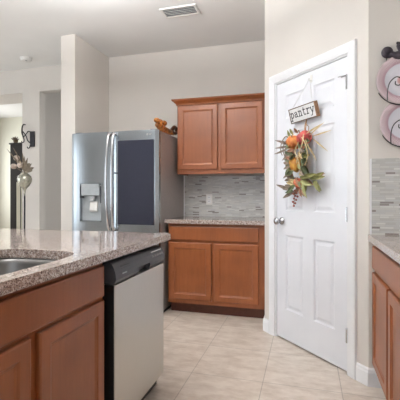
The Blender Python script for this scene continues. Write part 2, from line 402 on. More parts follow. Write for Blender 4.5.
for z in (1.864, 1.009, .231):
    bm = BM(); lathe(bm, [(.001, -.045), (.006, -.045), (.006, .045), (.004, .050), (.001, .052)], 10, Matrix.Translation((.7145, -.008, z)))
    box(bm, .700, .7135, -.0018, 0.001, z-.044, z+.044)
    obj('hinge', bm, 'nickel', door)
bm = BM(); box(bm, .665, .712, -.006, -.001, 1.905, 1.913); tube(bm, [(.70, -.008, 1.909), (.67, -.02, 1.909), (.655, -.02, 1.909)], .003)
obj('hinge_stop', bm, 'nickel', door)

# ------------------------------------------------------------ cabinets
def cab_door(x0, x1, z0, z1, y0=-0.020, t=0.019, st=0.056, flat=False):
    prof = [(0, y0+t), (0, y0+.005), (.002, y0+.002), (.006, y0)] + ([(.012, y0)] if flat else
           [(st-.006, y0), (st-.003, y0+.0015), (st, y0+.006), (st+.006, y0+.0075), (st+.009, y0+.0095)])
    return loops(BM(), [[(x0+a, y, z0+a), (x1-a, y, z0+a), (x1-a, y, z1-a), (x0+a, y, z1-a)] for a, y in prof])
def base_cabinet(name, label, W, D, loc, rot, doors, drawers, top=.874, toe=.105, z0d=.145, z1d=.692, z0w=.715, z1w=.848, filler=0, group=None, mid=None):
    t = thing(name, label, 'cabinet', loc, rot, group)
    bm = BM()
    box(bm, 0, .018, .019, D, toe, top); box(bm, W-.018, W, .019, D, toe, top)
    box(bm, .018, W-.018, D-.012, D, toe, top); box(bm, .018, W-.018, .019, D-.012, toe, toe+.018)
    obj('carcass', bm, 'wood', t)
    bm = BM()   # face frame
    box(bm, 0, .04, 0, .019, toe, top); box(bm, W-.04+0, W+filler, 0, .019, toe, top)
    box(bm, .04, W-.04, 0, .019, top-.038, top); box(bm, .04, W-.04, 0, .019, toe, toe+.045); box(bm, .04, W-.04, 0, .019, .685, .722)
    for m in (mid or []): box(bm, m-.024, m+.024, 0, .019, toe+.045, .685)
    obj('face_frame', bm, 'wood', t)
    obj('toe_kick', B(0, W+filler, .075, .09, 0, toe), 'wood_shade', t)
    for a, b in drawers: obj('drawer_front', cab_door(a, b, z0w, z1w, flat=True), 'wood', t)
    for a, b in doors: obj('door', cab_door(a, b, z0d, z1d), 'wood', t)
    return t
# back base cabinet
base_cabinet('base_cabinet', 'low reddish brown cabinet with two doors and a wide drawer under the back counter', .914, .60-.01, (-1.300, 3.447, 0), 0,
             [(.014, .437), (.463, .880)], [(.014, .880)], filler=.044, mid=[.45])
# back counter top
def slab(name, pts, z0, z1, label, hole=None, bevel=.006):
    bm = BM()
    def ring(ps, z): return [bm.verts.new((p[0], p[1], z)) for p in ps]
    def cap(z):
        es = []
        rs = [ring(pts, z)] + ([ring(hole, z)] if hole else [])
        for r in rs:
            for i in range(len(r)): es.append(bm.edges.new((r[i], r[(i+1) % len(r)])))
        bmesh.ops.triangle_fill(bm, use_beauty=True, use_dissolve=False, edges=es); return rs
    A = cap(z0); Bt = cap(z1)
    for a, b in zip(A, Bt):
        for i in range(len(a)): bm.faces.new((a[i], a[(i+1) % len(a)], b[(i+1) % len(b)], b[i]))
    return tag(obj(name, bm, 'granite', bevel=bevel), label, 'countertop')
slab('granite_countertop', [(-1.325, 3.402), (PL.x-.001, 3.402), (PL.x-.001, WB-.001), (-1.325, WB-.001)], .876, .914, 'speckled granite countertop under the wall cabinet, against the back wall')
# upper cabinet
UX0, UX1, UY, UZ0, UZ1 = -1.303, -.349, 3.72, 1.366, 2.095
t = thing('wall_cabinet', 'two-door reddish brown wall cabinet with crown moulding above the back counter', 'cabinet', (UX0, UY, UZ0))
W = UX1-UX0; Hh = UZ1-UZ0; D = WB-UY-.002
bm = BM(); box(bm, 0, .018, .019, D, 0, Hh); box(bm, W-.018, W, .019, D, 0, Hh); box(bm, .018, W-.018, .019, D, Hh-.018, Hh); box(bm, .018, W-.018, .019, D, .02, .038); box(bm, .018, W-.018, D-.008, D, .038, Hh-.018)
obj('carcass', bm, 'wood', t)
bm = BM(); box(bm, 0, .04, 0, .019, 0, Hh); box(bm, W-.062, W, 0, .019, 0, Hh); box(bm, .04, W-.062, 0, .019, Hh-.04, Hh); box(bm, .04, W-.062, 0, .019, 0, .055); box(bm, .43, .474, 0, .019, .055, Hh-.04)
obj('face_frame', bm, 'wood', t)
obj('door', cab_door(.014, .436, .046, Hh-.020), 'wood', t); obj('door', cab_door(.468, .892, .046, Hh-.020), 'wood', t)
bm = BM()  # crown with return on the left
prof = [(0, -.012), (.008, -.012), (.012, .004), (.030, .020), (.048, .034), (.052, .048), (0, .048)]
loops(bm, [[(W, -a, Hh+z) for a, z in prof], [(-a, -a, Hh+z) for a, z in prof], [(-a, D, Hh+z) for a, z in prof]])
obj('crown_moulding', bm, 'wood', t)
# right cabinets (facing -x): local x -> -Y
for i, (o0, lab) in enumerate([(0, 'low reddish brown cabinet on the right, next to the pantry side wall'), (.914, 'low reddish brown cabinet on the right, second one from the pantry side wall'), (1.828, 'low reddish brown cabinet on the right, nearest the viewer and out of frame')]):
    if i == 2: continue
    base_cabinet('base_cabinet', lab, .914, .59, (.396, YP-.002-o0, 0), R(-90), [(.020, .442), (.472, .894)], [(.020, .894)], mid=[.457], group=None)
slab('granite_countertop', [(.356, YP-.001), (.356, .55), (XR-.001, .55), (XR-.001, YP-.001)], .876, .914, 'speckled granite countertop on the right, ending below the two plates')
# island: faces +x: local x -> +Y
IX = -.858
base_cabinet('island_cabinet', 'brown sink cabinet in the island, left of the dishwasher', .914, .60, (IX, .546, 0), R(90), [(.012, .452), (.494, .900)], [(.012, .900)], mid=[.473], z1d=.699)
base_cabinet('island_cabinet', 'brown island cabinet beyond the left edge of the sink cabinet', .60, .60, (IX, -.056, 0), R(90), [(.012, .588)], [(.012, .588)])
bm = BM(); box(bm, -2.0, -1.464, -.056, 2.135, 0, .874); box(bm, -1.464, IX-.02, 2.117, 2.135, 0, .874)
struct(obj('wall_island', bm, 'wall'), 'painted half wall under the back of the island counter', 'wall')
def rounded(x0, x1, y0, y1, r, n=6):
    out = []
    for cx, cy, a in ((x1-r, y0+r, -90), (x1-r, y1-r, 0), (x0+r, y1-r, 90), (x0+r, y0+r, 180)):
        for k in range(n+1):
            q = R(a+90*k/n); out.append((cx+r*math.cos(q), cy+r*math.sin(q)))
    return out
def superell(cx, cy, a, b, e=4.6, n=48, k=1.0):
    out = []
    for i in range(n):
        th = 2*PI*i/n; c, s = math.cos(th), math.sin(th)
        out.append((cx+a*k*math.copysign(abs(c)**(2/e), c), cy+b*k*math.copysign(abs(s)**(2/e), s)))
    return out
SX, SY, SA, SB = -1.100, .985, .225, .392
slab('island_countertop', rounded(-2.20, -.803, -.12, 2.184, .022), .876, .914, 'long speckled granite island countertop with a sink cut into it', hole=superell(SX, SY, SA, SB), bevel=.009)
ls = [[(x, y, z) for x, y in superell(SX, SY, SA, SB, k=1)] for z in (0,)]
ls = []
for off, z in ((.020, .8745), (.020, .872), (.002, .872), (-.002, .85), (-.010, .72), (-.025, .695), (-.06, .688), (-.16, .686), (-.16, .684), (-.062, .684), (-.023, .690), (-.007, .72), (.000, .868), (.020, .870)):
    ls.append([(x, y, z) for x, y in superell(SX, SY, SA+off, SB+off)])
ls = [ls[i] for i in (0, 2, 3, 4, 5, 6, 7)]
bm = BM(); loops(bm, ls, cap0=False, cap1=True)
sk = thing('kitchen_sink', 'stainless steel undermount sink bowl sunk into the island counter', 'sink', (0, 0, 0))
bowl = obj('bowl', bm, 'steel_sink', sk, smooth=True)
md = bowl.modifiers.new('t', 'SOLIDIFY'); md.thickness = .0015; md.offset = -1
bm = BM(); lathe(bm, [(.001, .687), (.042, .687), (.040, .689), (.030, .689), (.026, .6875), (.001, .6875)], 20, Matrix.Translation((SX, SY, 0))); obj('drain', bm, 'nickel', sk)

# ------------------------------------------------------------ dishwasher (local x -> +Y, front -> +X)
dw = thing('dishwasher', 'stainless steel dishwasher with charcoal control panel set in the island end', 'dishwasher', (-.812, 1.487, 0), R(90))
DWW = .588
obj('tub', B(-.030+.004, .622, .060, .630, .012, .868), 'black', dw)
bm = BM(); loops(bm, [[(0+a, y, .105+a), (DWW-a, y, .105+a), (DWW-a, y, .752), (0+a, y, .752)] for a, y in ((0, .058), (0, .006), (.002, .001), (.005, 0))])
obj('door', bm, 'steel_dw', dw)
obj('door_side', B(-.003, -.0005, .004, .058, .105, .752), 'black', dw)
pc = [(.058, .756), (.004, .756), (-.006, .775), (-.004, .80), (.004, .825), (.014, .845), (.024, .852), (.058, .852)]
bm = BM(); loops(bm, [[(0, y, z) for y, z in pc], [(DWW, y, z) for y, z in pc]])
cp = obj('control_panel', bm, 'charcoal', dw)
cut(cp, B(.235, .375, -.02, .03, .752, .790))
bm = BM(); box(bm, .235, .375, .0285, .032, .757, .790); obj('pocket_handle', bm, 'black', dw)
def ypan(z): # front surface of the panel at z
    for (y0, z0), (y1, z1) in zip(pc[1:], pc[2:]):
        if z0 <= z <= z1: return y0+(y1-y0)*(z-z0)/(z1-z0)
    return 0
bm = BM()
box(bm, .060, .150, ypan(.828)-.002, ypan(.828)+.004, .824, .830); box(bm, .060, .150, ypan(.818)-.002, ypan(.818)+.004, .8165, .819)
obj('vent_slot', bm, 'black', dw)
bm = BM(); box(bm, .062, .105, ypan(.795)-.0015, ypan(.795)+.004, .792, .797); obj('nameplate', bm, 'ltgrey', dw)
for k in range(5):
    xx = .415+k*.034
    obj('button', B(xx, xx+.022, ypan(.815)-.002, ypan(.815)+.006, .808, .820), 'midgrey', dw, bevel=.0015)
obj('display', B(.42, .565, ypan(.836)-.001, ypan(.836)+.008, .829, .839), 'ltgrey', dw).scale = (1, 1, 1)
obj('toe_panel', B(0, DWW, .075, .085, .0, .100), 'black', dw)

# ------------------------------------------------------------ fridge
FX0, FX1, FY, FT = -2.276, -1.331, 3.256, 1.765
fr = thing('refrigerator', 'stainless steel french-door refrigerator with dark glass panel and water dispenser', 'refrigerator', (FX0, FY, 0))
FW = FX1-FX0
obj('cabinet_body', B(.002, FW-.001, .072, .765, .03, FT-.006), 'fridge_side', fr, bevel=.004)
bm = BM(); box(bm, .01, FW-.01, .09, .74, 0.0, .03); obj('foot_base', bm, 'black', fr)
def fdoor(x0, x1, z0, z1, y1=.068, bow=.020):
    n = 14; r = .011; pts = []
    for i in range(n+1):
        u = i/n; x = x0+(x1-x0)*u; y = bow*(2*u-1)**2*1.0
        # rounded ends
        e = min(u, 1-u)*(x1-x0)
        if e < r: y += r-math.sqrt(max(0, r*r-(r-e)**2))
        pts.append((x, y))
    pts += [(x1, y1), (x0, y1)]
    return loops(BM(), [[(x+(.004 if 0 else 0), y, z) for x, y in pts] for z in (z0, z1)])
GAP = .464   # split x
ld = obj('left_door', fdoor(.002, GAP-.002, .70, FT), 'steel', fr, bevel=.0015)
DX0, DX1 = .108, .346
cut(ld, B(DX0, DX1, -.02, .055, .885, 1.262))
for p in ld.data.polygons: p.use_smooth = False
rd = obj('right_door', fdoor(GAP+.002, FW-.002, .70, FT), 'steel', fr, bevel=.0015)
gx0, gx1, gz0, gz1 = .528, .900, .868, 1.672
bm = BM(); loops(bm, [[(x, y, z) for x, z in [(gx0+a, gz0+a), (gx1-a, gz0+a), (gx1-a, gz1-a), (gx0+a, gz1-a)]] for a, y in ((0, .03), (0, -.001), (.002, -.002))])
obj('glass_panel', bm, 'darkglass', rd)
obj('freezer_drawer', fdoor(.002, FW-.002, .06, .692), 'steel', fr)
bm = BM(); tube(bm, [(.08, .005, .61), (.08, -.045, .61), (.12, -.052, .61), (FW-.12, -.052, .61), (FW-.08, -.045, .61), (FW-.08, .005, .61)], .012, 10, 4); obj('handle', bm, 'chrome', fr, smooth=True)
def handle(x, xm, par):
    z0, z1 = .80, 1.755
    # flat bowed bar
    n = 22; ls = []
    for i in range(n+1):
        u = i/n; z = z0+(z1-z0)*u; s = math.sin(PI*u); y = -.012-.048*s**0.55; xx = x+(xm-x)*s
        wd = .0095+.004*(1-s)
        ls.append([(xx+wd*math.cos(q), y+.010*math.sin(q), z) for q in [2*PI*k/12 for k in range(12)]])
    bm = loops(BM(), ls)
    box(bm, x-.012, x+.012, -.012, .016, z1-.03, z1-.004); box(bm, x-.012, x+.012, -.012, .016, z0+.004, z0+.03)
    obj('handle', bm, 'chrome', par, smooth=True)
handle(GAP-.022, GAP-.030, ld); handle(GAP+.026, GAP+.030, rd)
bm = B(GAP+.038, GAP+.060, -.022, .004, 1.355, 1.367); obj('door_button', bm, 'black', rd)
# dispenser
obj('dispenser_recess', B(DX0, DX1, .050, .0549, .885, 1.262), 'ltgrey', ld)
bm = BM(); px0, px1 = DX0+.022, DX1-.018
loops(bm, [[(px0, y0, z), (px1, y0, z), (px1, .050, z), (px0, .050, z)] for y0, z in ((.012, 1.140), (-.004, 1.148), (-.006, 1.255), (.004, 1.261))])
obj('dispenser_control_panel', bm, 'ltgrey', ld)
bm = BM(); loops(bm, [[(.203-a, .008, z), (.263+a, .008, z), (.263+a, .048, z), (.203-a, .048, z)] for a, z in ((-.006, 1.088), (.0, 1.11), (.012, 1.139))])
obj('ice_chute', bm, 'ltgrey', ld)
bm = BM(); loops(bm, [[(.206, y0, z), (.290, y0, z), (.290, y0+.012, z), (.206, y0+.012, z)] for y0, z in ((.030, .985), (.020, 1.0), (.034, 1.087))])
obj('dispenser_paddle', bm, 'white_plastic', ld)
bm = B(DX0+.004, DX1-.004, .004, .050, .885, .897); obj('drip_tray', bm, 'steel', ld)
for a_, b_, c_ in ((DX0+.004, DX0+.020, 1.12), (DX1-.016, DX1-.002, 1.07)): obj('dispenser_side_trim', B(a_, b_, .012, .05, c_, 1.24), 'charcoal', ld)
bm = BM(); lathe(bm, [(.001, 0), (.012, 0), (.012, .002), (.001, .002)], 16, Matrix.Translation((.835, .006, 1.722)) @ Ry); box(bm, .853, .878, .003, .0065+.003, 1.716, 1.728); obj('badge', bm, 'chrome', rd)
for a_ in (FW-.10, .03): obj('hinge_cover', B(a_, a_+.07, .045, .13, FT-.004, FT+.012), 'charcoal', fr, bevel=.004)

# ------------------------------------------------------------ backsplashes, outlet
s = obj('trim_3', B(-1.322, PL.x-.001, WB-.010, WB-.0005, .9145, 1.3655), 'mosaic'); struct(s, 'grey glass strip mosaic backsplash on the back wall', 'backsplash')
struct(obj('trim_4', B(-1.336, -1.323, WB-.012, WB-.0005, .9145, 1.3655), 'trim'), 'white edge strip of the back wall mosaic', 'trim')
s = obj('trim_5', B(.378, XR-.001, YP-.010, YP-.0005, .9145, 1.370), 'mosaic'); struct(s, 'grey glass strip mosaic backsplash under the plates', 'backsplash')
struct(obj('trim_6', B(.367, .377, YP-.012, YP-.0005, .9145, 1.370), 'trim'), 'pale edge strip of the right mosaic', 'trim')
ou = thing('power_outlet', 'white duplex power outlet on the back mosaic', 'outlet', (-1.036, WB-.010, 1.100))
obj('cover_plate', B(-.035, .035, -.006, 0, -.057, .057), 'white_plastic', ou, bevel=.002)
for z in (.021, -.021):
    s_ = obj('socket', B(-.017, .017, -.0085, -.006, z-.015, z+.015), 'trim', ou, bevel=.003)
    bm = BM(); box(bm, -.008, -.005, -.0092, -.0084, z-.004, z+.007); box(bm, .005, .008, -.0092, -.0084, z-.004, z+.007); obj('slot', bm, 'black', s_)

# ------------------------------------------------------------ ceiling vent, smoke detector, added bowl lamps
vt = thing('ceiling_vent', 'white louvred air vent in the ceiling', 'vent', (-1.090, 3.185, H), 0)
a, b = .168, .088
bm = BM(); box(bm, -a, a, -b, -b+.022, -.010, 0); box(bm, -a, a, b-.022, b, -.010, 0); box(bm, -a, -a+.022, -b+.022, b-.022, -.010, 0); box(bm, a-.022, a, -b+.022, b-.022, -.010, 0)
obj('frame', bm, 'white_plastic', vt, bevel=.003)
obj('duct_backing', B(-a+.022, a-.022, -b+.022, b-.022, -.0015, 0), 'midgrey', vt)
for k in range(5):
    y = -b+.034+k*.027
    bm = BM(); loops(bm, [[(x, y+.004, -.003), (x, y-.003, -.010), (x, y-.001, -.010), (x, y+.006, -.003)] for x in (-a+.023, a-.023)]); obj('slat', bm, 'white_plastic', vt)
sd = thing('smoke_detector', 'round white smoke detector on the ceiling', 'smoke detector', (-3.25, 3.775, H))
bm = BM(); lathe(bm, [(.001, 0), (.068, 0), (.068, -.012), (.060, -.034), (.045, -.040), (.001, -.041)], 28); obj('housing', bm, 'white_plastic', sd, smooth=False)
bm = BM(); lathe(bm, [(.001, -.041), (.012, -.041), (.012, -.0425), (.001, -.0425)], 12, Matrix.Translation((.02, -.02, 0))); obj('test_button', bm, 'midgrey', sd)
for (x_, y_, pw_), lab in zip(FILL_BOWLS, ('added unseen bowl lamp over the near end of the island', 'added unseen bowl lamp over the dishwasher end of the island')):  # bodies for the added uplights, kept out of view
    lt = thing('added_bowl_lamp', lab, 'ceiling lamp', (x_, y_, H))
    bm = BM(); lathe(bm, [(.001, -.42), (.08, -.415), (.17, -.38), (.225, -.32), (.235, -.305), (.228, -.305), (.165, -.37), (.08, -.403), (.001, -.408)], 32); obj('bowl', bm, 'white_plastic', lt, smooth=True)
    bm = BM(); lathe(bm, [(.001, -.02), (.07, -.018), (.075, 0), (.001, 0)], 24); obj('canopy', bm, 'nickel', lt)
    for a in (0, 120, 240):
        bm = BM(); tube(bm, [(.23*math.cos(R(a)), .23*math.sin(R(a)), -.308), (.03*math.cos(R(a)), .03*math.sin(R(a)), -.015)], .004, 6); obj('rod', bm, 'nickel', lt)

# ------------------------------------------------------------ pantry sign + swag on the door (local: x along door, -y out of it)
def dthing(name, label, cat, s, z, off=0.0):
    p = MD @ Vector((s, .006-off, z)); return thing(name, label, cat, tuple(p), DANG)
sg = dthing('pantry_sign', 'white wooden sign reading pantry, hung on the pantry door', 'sign', .350, 1.752, .010)
SWd, SHt, STk = .272, .108, .030
lean = Matrix.Translation((0, -.012, 0)) @ Matrix.Rotation(R(14), 4, 'X') @ Matrix.Rotation(R(-2.0), 4, 'Y')
def lobj(name, bm, m, par, mat=lean, **k):
    for v in bm.verts: v.co = mat @ v.co
    return obj(name, bm, m, par, **k)
hw, hh = SWd/2, SHt/2
lobj('board', B(-hw+.006, hw-.006, -STk+.003, 0, -hh+.006, hh-.006), 'sign_white', sg)
bm = BM(); box(bm, -hw, hw-.004, -STk, .0, hh-.006, hh); box(bm, -hw, hw-.004, -STk, 0, -hh, -hh+.006); box(bm, -hw, -hw+.006, -STk, 0, -hh+.006, hh-.006)
lobj('wooden_edge', bm, 'sign_edge', sg)
lobj('wooden_end', B(hw-.006, hw, -STk-.001, .001, -hh, hh), 'sign_wood', sg)
# lettering: typewriter strokes on a unit grid (x, z), x-height 1
G = {
 'p': (1.0, [[(0, 1), (.25, 1), (.25, -.55)], [(.02, -.55), (.5, -.55)], [(.25, .75), (.5, 1.0), (.78, .9), (.92, .5), (.78, .1), (.5, 0), (.25, .22)]]),
 'a': (1.0, [[(.12, .85), (.4, 1.0), (.68, .88), (.72, .6), (.72, .1), (.95, 0)], [(.72, .6), (.35, .58), (.08, .32), (.2, .04), (.5, .03), (.72, .25)]]),
 'n': (1.05, [[(0, 1), (.22, 1), (.22, 0)], [(.02, 0), (.42, 0)], [(.22, .72), (.45, 1), (.7, .95), (.78, .7), (.78, 0)], [(.6, 0), (1.0, 0)]]),
 't': (.85, [[(.3, 1.4), (.3, .2), (.42, 0), (.65, .0), (.78, .12)], [(.05, 1), (.7, 1)]]),
 'r': (.9, [[(.05, 1), (.28, 1), (.28, 0)], [(.05, 0), (.55, 0)], [(.28, .7), (.5, .98), (.72, 1.0), (.85, .88)]]),
 'y': (1.0, [[(.1, 1), (.5, 0)], [(.9, 1), (.5, 0), (.32, -.45), (.05, -.52)], [(0, 1), (.3, 1)], [(.72, 1), (1.0, 1)]])}
word = 'pantry'; tot = sum(G[c][0]+.17 for c in word)-.17; u = .0370; x0 = -tot*u/2-.004
bm = BM()
for c in word:
    wd, st = G[c]
    for line in st:
        for (ax, az), (bx_, bz) in zip(line, line[1:]):
            A = Vector((x0+ax*u, 0, -.016+az*u)); Bv = Vector((x0+bx_*u, 0, -.016+bz*u)); d = (Bv-A).normalized(); nn = Vector((-d.z, 0, d.x))*.0030; A = A-d*.002; Bv = Bv+d*.002
            q = [A+nn, A-nn, Bv-nn, Bv+nn]
            loops(bm, [[p+Vector((0, -STk+.0035, 0)) for p in q], [p+Vector((0, -STk+.0018, 0)) for p in q]])
    x0 += (wd+.17)*u
lobj('lettering', bm, 'ink', sg)
e1 = lean @ Vector((-hw+.03, -.015, hh)); e2 = lean @ Vector((hw-.03, -.015, hh)); hk = Vector((.045, -.012, .235))
bm = BM(); tube(bm, [e1, (e1+hk)/2+Vector((.0, -.002, -.006)), hk], .0022, 6); tube(bm, [e2, (e2+hk)/2+Vector((.0, -.002, -.006)), hk], .0022, 6); obj('hanging_cord', bm, 'cord', sg)
hkt = dthing('adhesive_hook', 'small white stick-on hook near the top of the pantry door', 'hook', .390, 1.985, 0)
bm = BM(); box(bm, -.011, .011, -.004, 0, -.022, .032); tube(bm, [(0, -.004, -.006), (0, -.018, -.012), (0, -.026, -.006), (0, -.027, .006)], .0035, 8); obj('hook_body', bm, 'white_plastic', hkt, bevel=.001)

SZ = 1.40
sw = dthing('autumn_swag', 'autumn door swag of small gourds, leaves and berries hanging below the sign', 'wreath', .33, SZ, .0)
def rel(s, z, off=.05): return Vector((s-.33, -off, z-SZ))
bm = BM(); a_ = rel(.372, 1.70, .03); b_ = rel(.375, 1.60, .045); tube(bm, [a_, (a_+b_)/2+Vector((.006, -.004, 0)), b_], .0035, 6); tube(bm, [a_+Vector((.008, 0, 0)), (a_+b_)/2+Vector((-.006, -.004, 0)), b_], .003, 6)
tube(bm, [rel(.372, 1.66, .032), rel(.395, 1.64, .03), rel(.392, 1.61, .03)], .0025, 6); obj('twine', bm, 'twine', sw)
bm = BM(); tube(bm, [rel(.378, 1.60, .03), rel(.33, 1.50, .03), rel(.33, 1.38, .03), rel(.34, 1.26, .03), rel(.35, 1.20, .03)], .006, 8); obj('stem', bm, 'stem', sw)
for s_, z_, r_, m_, tilt in ((.270, 1.540, .062, 'orange', 25), (.383, 1.560, .060, 'red', -20), (.305, 1.375, .066, 'yellow', 35), (.325, 1.237, .043, 'redorange', 20)):
    rt = Matrix.Rotation(R(tilt), 3, 'Y') @ Matrix.Rotation(R(35), 3, 'X')
    bm = BM(); ball(bm, rel(s_, z_, .062), r_, (1, .85, .88), 8, .16, 48, 14, rt); g_ = obj('gourd', bm, m_, sw, smooth=True)
    tp = rel(s_, z_, .062)+rt @ Vector((0, 0, r_*.8)); bm = BM(); tube(bm, [tp-(rt @ Vector((0, 0, .012))), tp+rt @ Vector((0, 0, .008)), tp+rt @ Vector((.006, 0, .02))], [.006, .004, .0045], 7); obj('gourd_stem', bm, 'stem', g_)
def leafmesh(l, w_, curl, m_, notch=0):
    bm = BM(); n = 8; c0 = []
    for i in range(n+1):
        u = i/n; wd = w_*math.sin(PI*min(1, u*.96+.04))**.8*(1-.25*u); 
        if notch and i % 2: wd *= .68
        z = curl*u*u*l
        c0.append([Vector((-wd/2, -.25*wd+z*-1, u*l)), Vector((0, z*-1, u*l)), Vector((wd/2, -.25*wd+z*-1, u*l))])
    vs = [[bm.verts.new(p) for p in r] for r in c0]
    for a, b in zip(vs, vs[1:]):
        for k in range(2): bm.faces.new((a[k], a[k+1], b[k+1], b[k]))
    me = bpy.data.meshes.new('leaf'); bm.to_mesh(me); bm.free(); me.materials.append(M[m_]); return me
LM = {}
def leaf(par, base, ang, l, w_, m_, tiltout=20, curl=.25, notch=0, name='leaf', twist=0):
    k = (round(l/.015), round(w_/.008), m_, round(curl, 1), notch)
    if k not in LM: LM[k] = leafmesh(l, w_, curl, m_, notch)
    o = bpy.data.objects.new(name, LM[k]); COL.objects.link(o); o.parent = par
    o.location = base
    o.rotation_mode = 'QUATERNION'
    q = Matrix.Rotation(R(-ang)*-1, 3, 'Y') @ Matrix.Rotation(R(tiltout), 3, 'X') @ Matrix.Rotation(R(twist), 3, 'Z')
    o.rotation_quaternion = q.to_quaternion()
    md = o.modifiers.new('t', 'SOLIDIFY'); md.thickness = .0012
    return o
# ang: 0 = up, 90 = right (towards hinges), -90 = left, 180 = down
LV = [(.215, 1.575, -15, .085, .045, 'leaf_lime'), (.255, 1.60, 5, .06, .035, 'leaf_lime'),
 (.44, 1.58, 72, .16, .022, 'leaf_tan'), (.44, 1.565, 84, .17, .018, 'leaf_tan'), (.44, 1.57, 62, .15, .016, 'leaf_tan'), (.43, 1.54, 150, .12, .018, 'leaf_tan'), (.44, 1.55, 128, .17, .018, 'leaf_tan'), (.45, 1.48, 150, .11, .020, 'leaf_tan'),
 (.40, 1.49, 190, .10, .016, 'leaf_tan'),
 (.22, 1.53, -70, .11, .020, 'leaf_grey'), (.21, 1.52, -95, .12, .020, 'leaf_grey'), (.21, 1.50, -120, .11, .024, 'leaf_grey'), (.23, 1.48, -150, .12, .028, 'leaf_grey'), (.25, 1.47, -165, .11, .030, 'leaf_grey'), (.20, 1.55, -80, .09, .018, 'leaf_grey'), (.22, 1.50, -140, .13, .02, 'leaf_grey'),
 (.27, 1.48, 170, .10, .05, 'leaf_rust'), (.31, 1.48, 185, .10, .05, 'leaf_rust'), (.35, 1.47, 160, .10, .05, 'leaf_green'), (.39, 1.47, 175, .12, .05, 'leaf_green'), (.41, 1.43, 170, .11, .045, 'leaf_green'), (.38, 1.42, 185, .12, .05, 'leaf_green'), (.33, 1.46, 120, .08, .04, 'leaf_grey'), (.30, 1.44, -110, .08, .04, 'leaf_rust'),
 (.26, 1.39, -140, .10, .04, 'leaf_olive'), (.25, 1.36, -165, .10, .04, 'leaf_rust'), (.27, 1.33, -150, .09, .045, 'leaf_grey'), (.36, 1.36, 150, .10, .05, 'leaf_green'), (.38, 1.34, 165, .10, .05, 'leaf_green'), (.40, 1.36, 140, .09, .05, 'leaf_green'), (.35, 1.31, 170, .09, .045, 'leaf_olive'), (.40, 1.32, 155, .08, .05, 'leaf_grey'),
 (.38, 1.27, 80, .15, .040, 'leaf_olive'), (.42, 1.265, 76, .14, .030, 'leaf_rust'), (.47, 1.27, 72, .11, .030, 'leaf_olive'), (.38, 1.25, 105, .12, .040, 'leaf_lime'), (.45, 1.25, 135, .10, .045, 'leaf_lime'), (.50, 1.25, 155, .09, .045, 'leaf_olive'), (.40, 1.24, 160, .12, .045, 'leaf_lime'), (.37, 1.23, 175, .10, .045, 'leaf_olive'), (.44, 1.27, 88, .14, .045, 'leaf_olive'), (.33, 1.28, 150, .09, .04, 'leaf_rust'), (.36, 1.27, 120, .10, .04, 'leaf_rust'),
 (.28, 1.27, -70, .08, .04, 'leaf_grey'), (.28, 1.29, -30, .06, .035, 'leaf_rust'), (.30, 1.21, -160, .08, .04, 'leaf_rust'), (.34, 1.21, 165, .08, .04, 'leaf_rust'),
 (.25, 1.19, -72, .12, .030, 'leaf_grey'), (.24, 1.18, -118, .12, .034, 'leaf_grey'), (.26, 1.20, -95, .09, .03, 'leaf_grey'),
 (.33, 1.60, -20, .05, .03, 'leaf_rust'), (.31, 1.50, 90, .08, .05, 'leaf_grey'), (.29, 1.42, 90, .09, .045, 'leaf_rust')]
for i, (s_, z_, an, l_, w_, m_) in enumerate(LV):
    right = 30 < an < 170; k_ = 1.0 if right else .9
    leaf(sw, rel(s_, z_, (.030+.022*(i % 3))*(1.3 if right else 1)), an, l_*k_, w_*(.62 if m_ == 'leaf_tan' else .95), m_, tiltout=(-6 if right else 8+14*((i*7) % 4)/3), curl=(.05 if right else .2+.1*(i % 3)), notch=(m_ == 'leaf_rust'), twist=(-14, 0, 14)[i % 3]*(.5 if right else 1))
rnd = random.Random(3)
for i in range(62):   # filler foliage along the stem
    z_ = 1.55-.36*i/61+rnd.uniform(-.02, .02); side = rnd.choice((-1, 1)); an = side*rnd.uniform(70, 160)
    leaf(sw, rel(.335+side*rnd.uniform(.01, .06), z_, rnd.uniform(.06, .105)), an, rnd.uniform(.05, .085), rnd.uniform(.024, .040), rnd.choice(('leaf_green', 'leaf_olive', 'leaf_grey', 'leaf_rust', 'leaf_green', 'leaf_tan')), tiltout=(rnd.uniform(-4, 6) if side > 0 else rnd.uniform(5, 25)), curl=.1, twist=rnd.uniform(-15, 15))
# curly grey twig on the left and berries on the lower left
for pts in ([(.23, 1.55), (.17, 1.60), (.12, 1.57), (.10, 1.51), (.12, 1.46)], [(.22, 1.53), (.16, 1.56), (.13, 1.51), (.15, 1.45), (.18, 1.41)], [(.22, 1.51), (.17, 1.53), (.155, 1.48), (.17, 1.43)]):
    bm = BM(); tube(bm, [rel(a, b, .045) for a, b in pts], [.005, .005, .004, .004, .003][:len(pts)], 6); obj('twig', bm, 'leaf_grey', sw)
for pts in ([(.42, 1.58), (.40, 1.50), (.36, 1.43), (.34, 1.36)], [(.40, 1.56), (.44, 1.50), (.46, 1.42), (.43, 1.36)], [(.37, 1.53), (.33, 1.47), (.36, 1.41), (.39, 1.33)]):
    bm = BM(); tube(bm, [rel(a, b, .10) for a, b in pts], .004, 6); obj('straw_strand', bm, 'leaf_tan', sw)
bm = BM(); tube(bm, [rel(.30, 1.22), rel(.27, 1.17), rel(.265, 1.11), rel(.255, 1.07)], .0025, 6); obj('berry_stem', bm, 'stem', sw)
for s_, z_ in ((.27, 1.185), (.29, 1.165), (.255, 1.16), (.275, 1.145), (.30, 1.14), (.262, 1.125), (.285, 1.115), (.25, 1.10), (.275, 1.09), (.26, 1.07)):
    bm = BM(); ball(bm, rel(s_, z_, .05), .0085, seg=10, rings=7); obj('berry', bm, 'berry', sw, smooth=True)

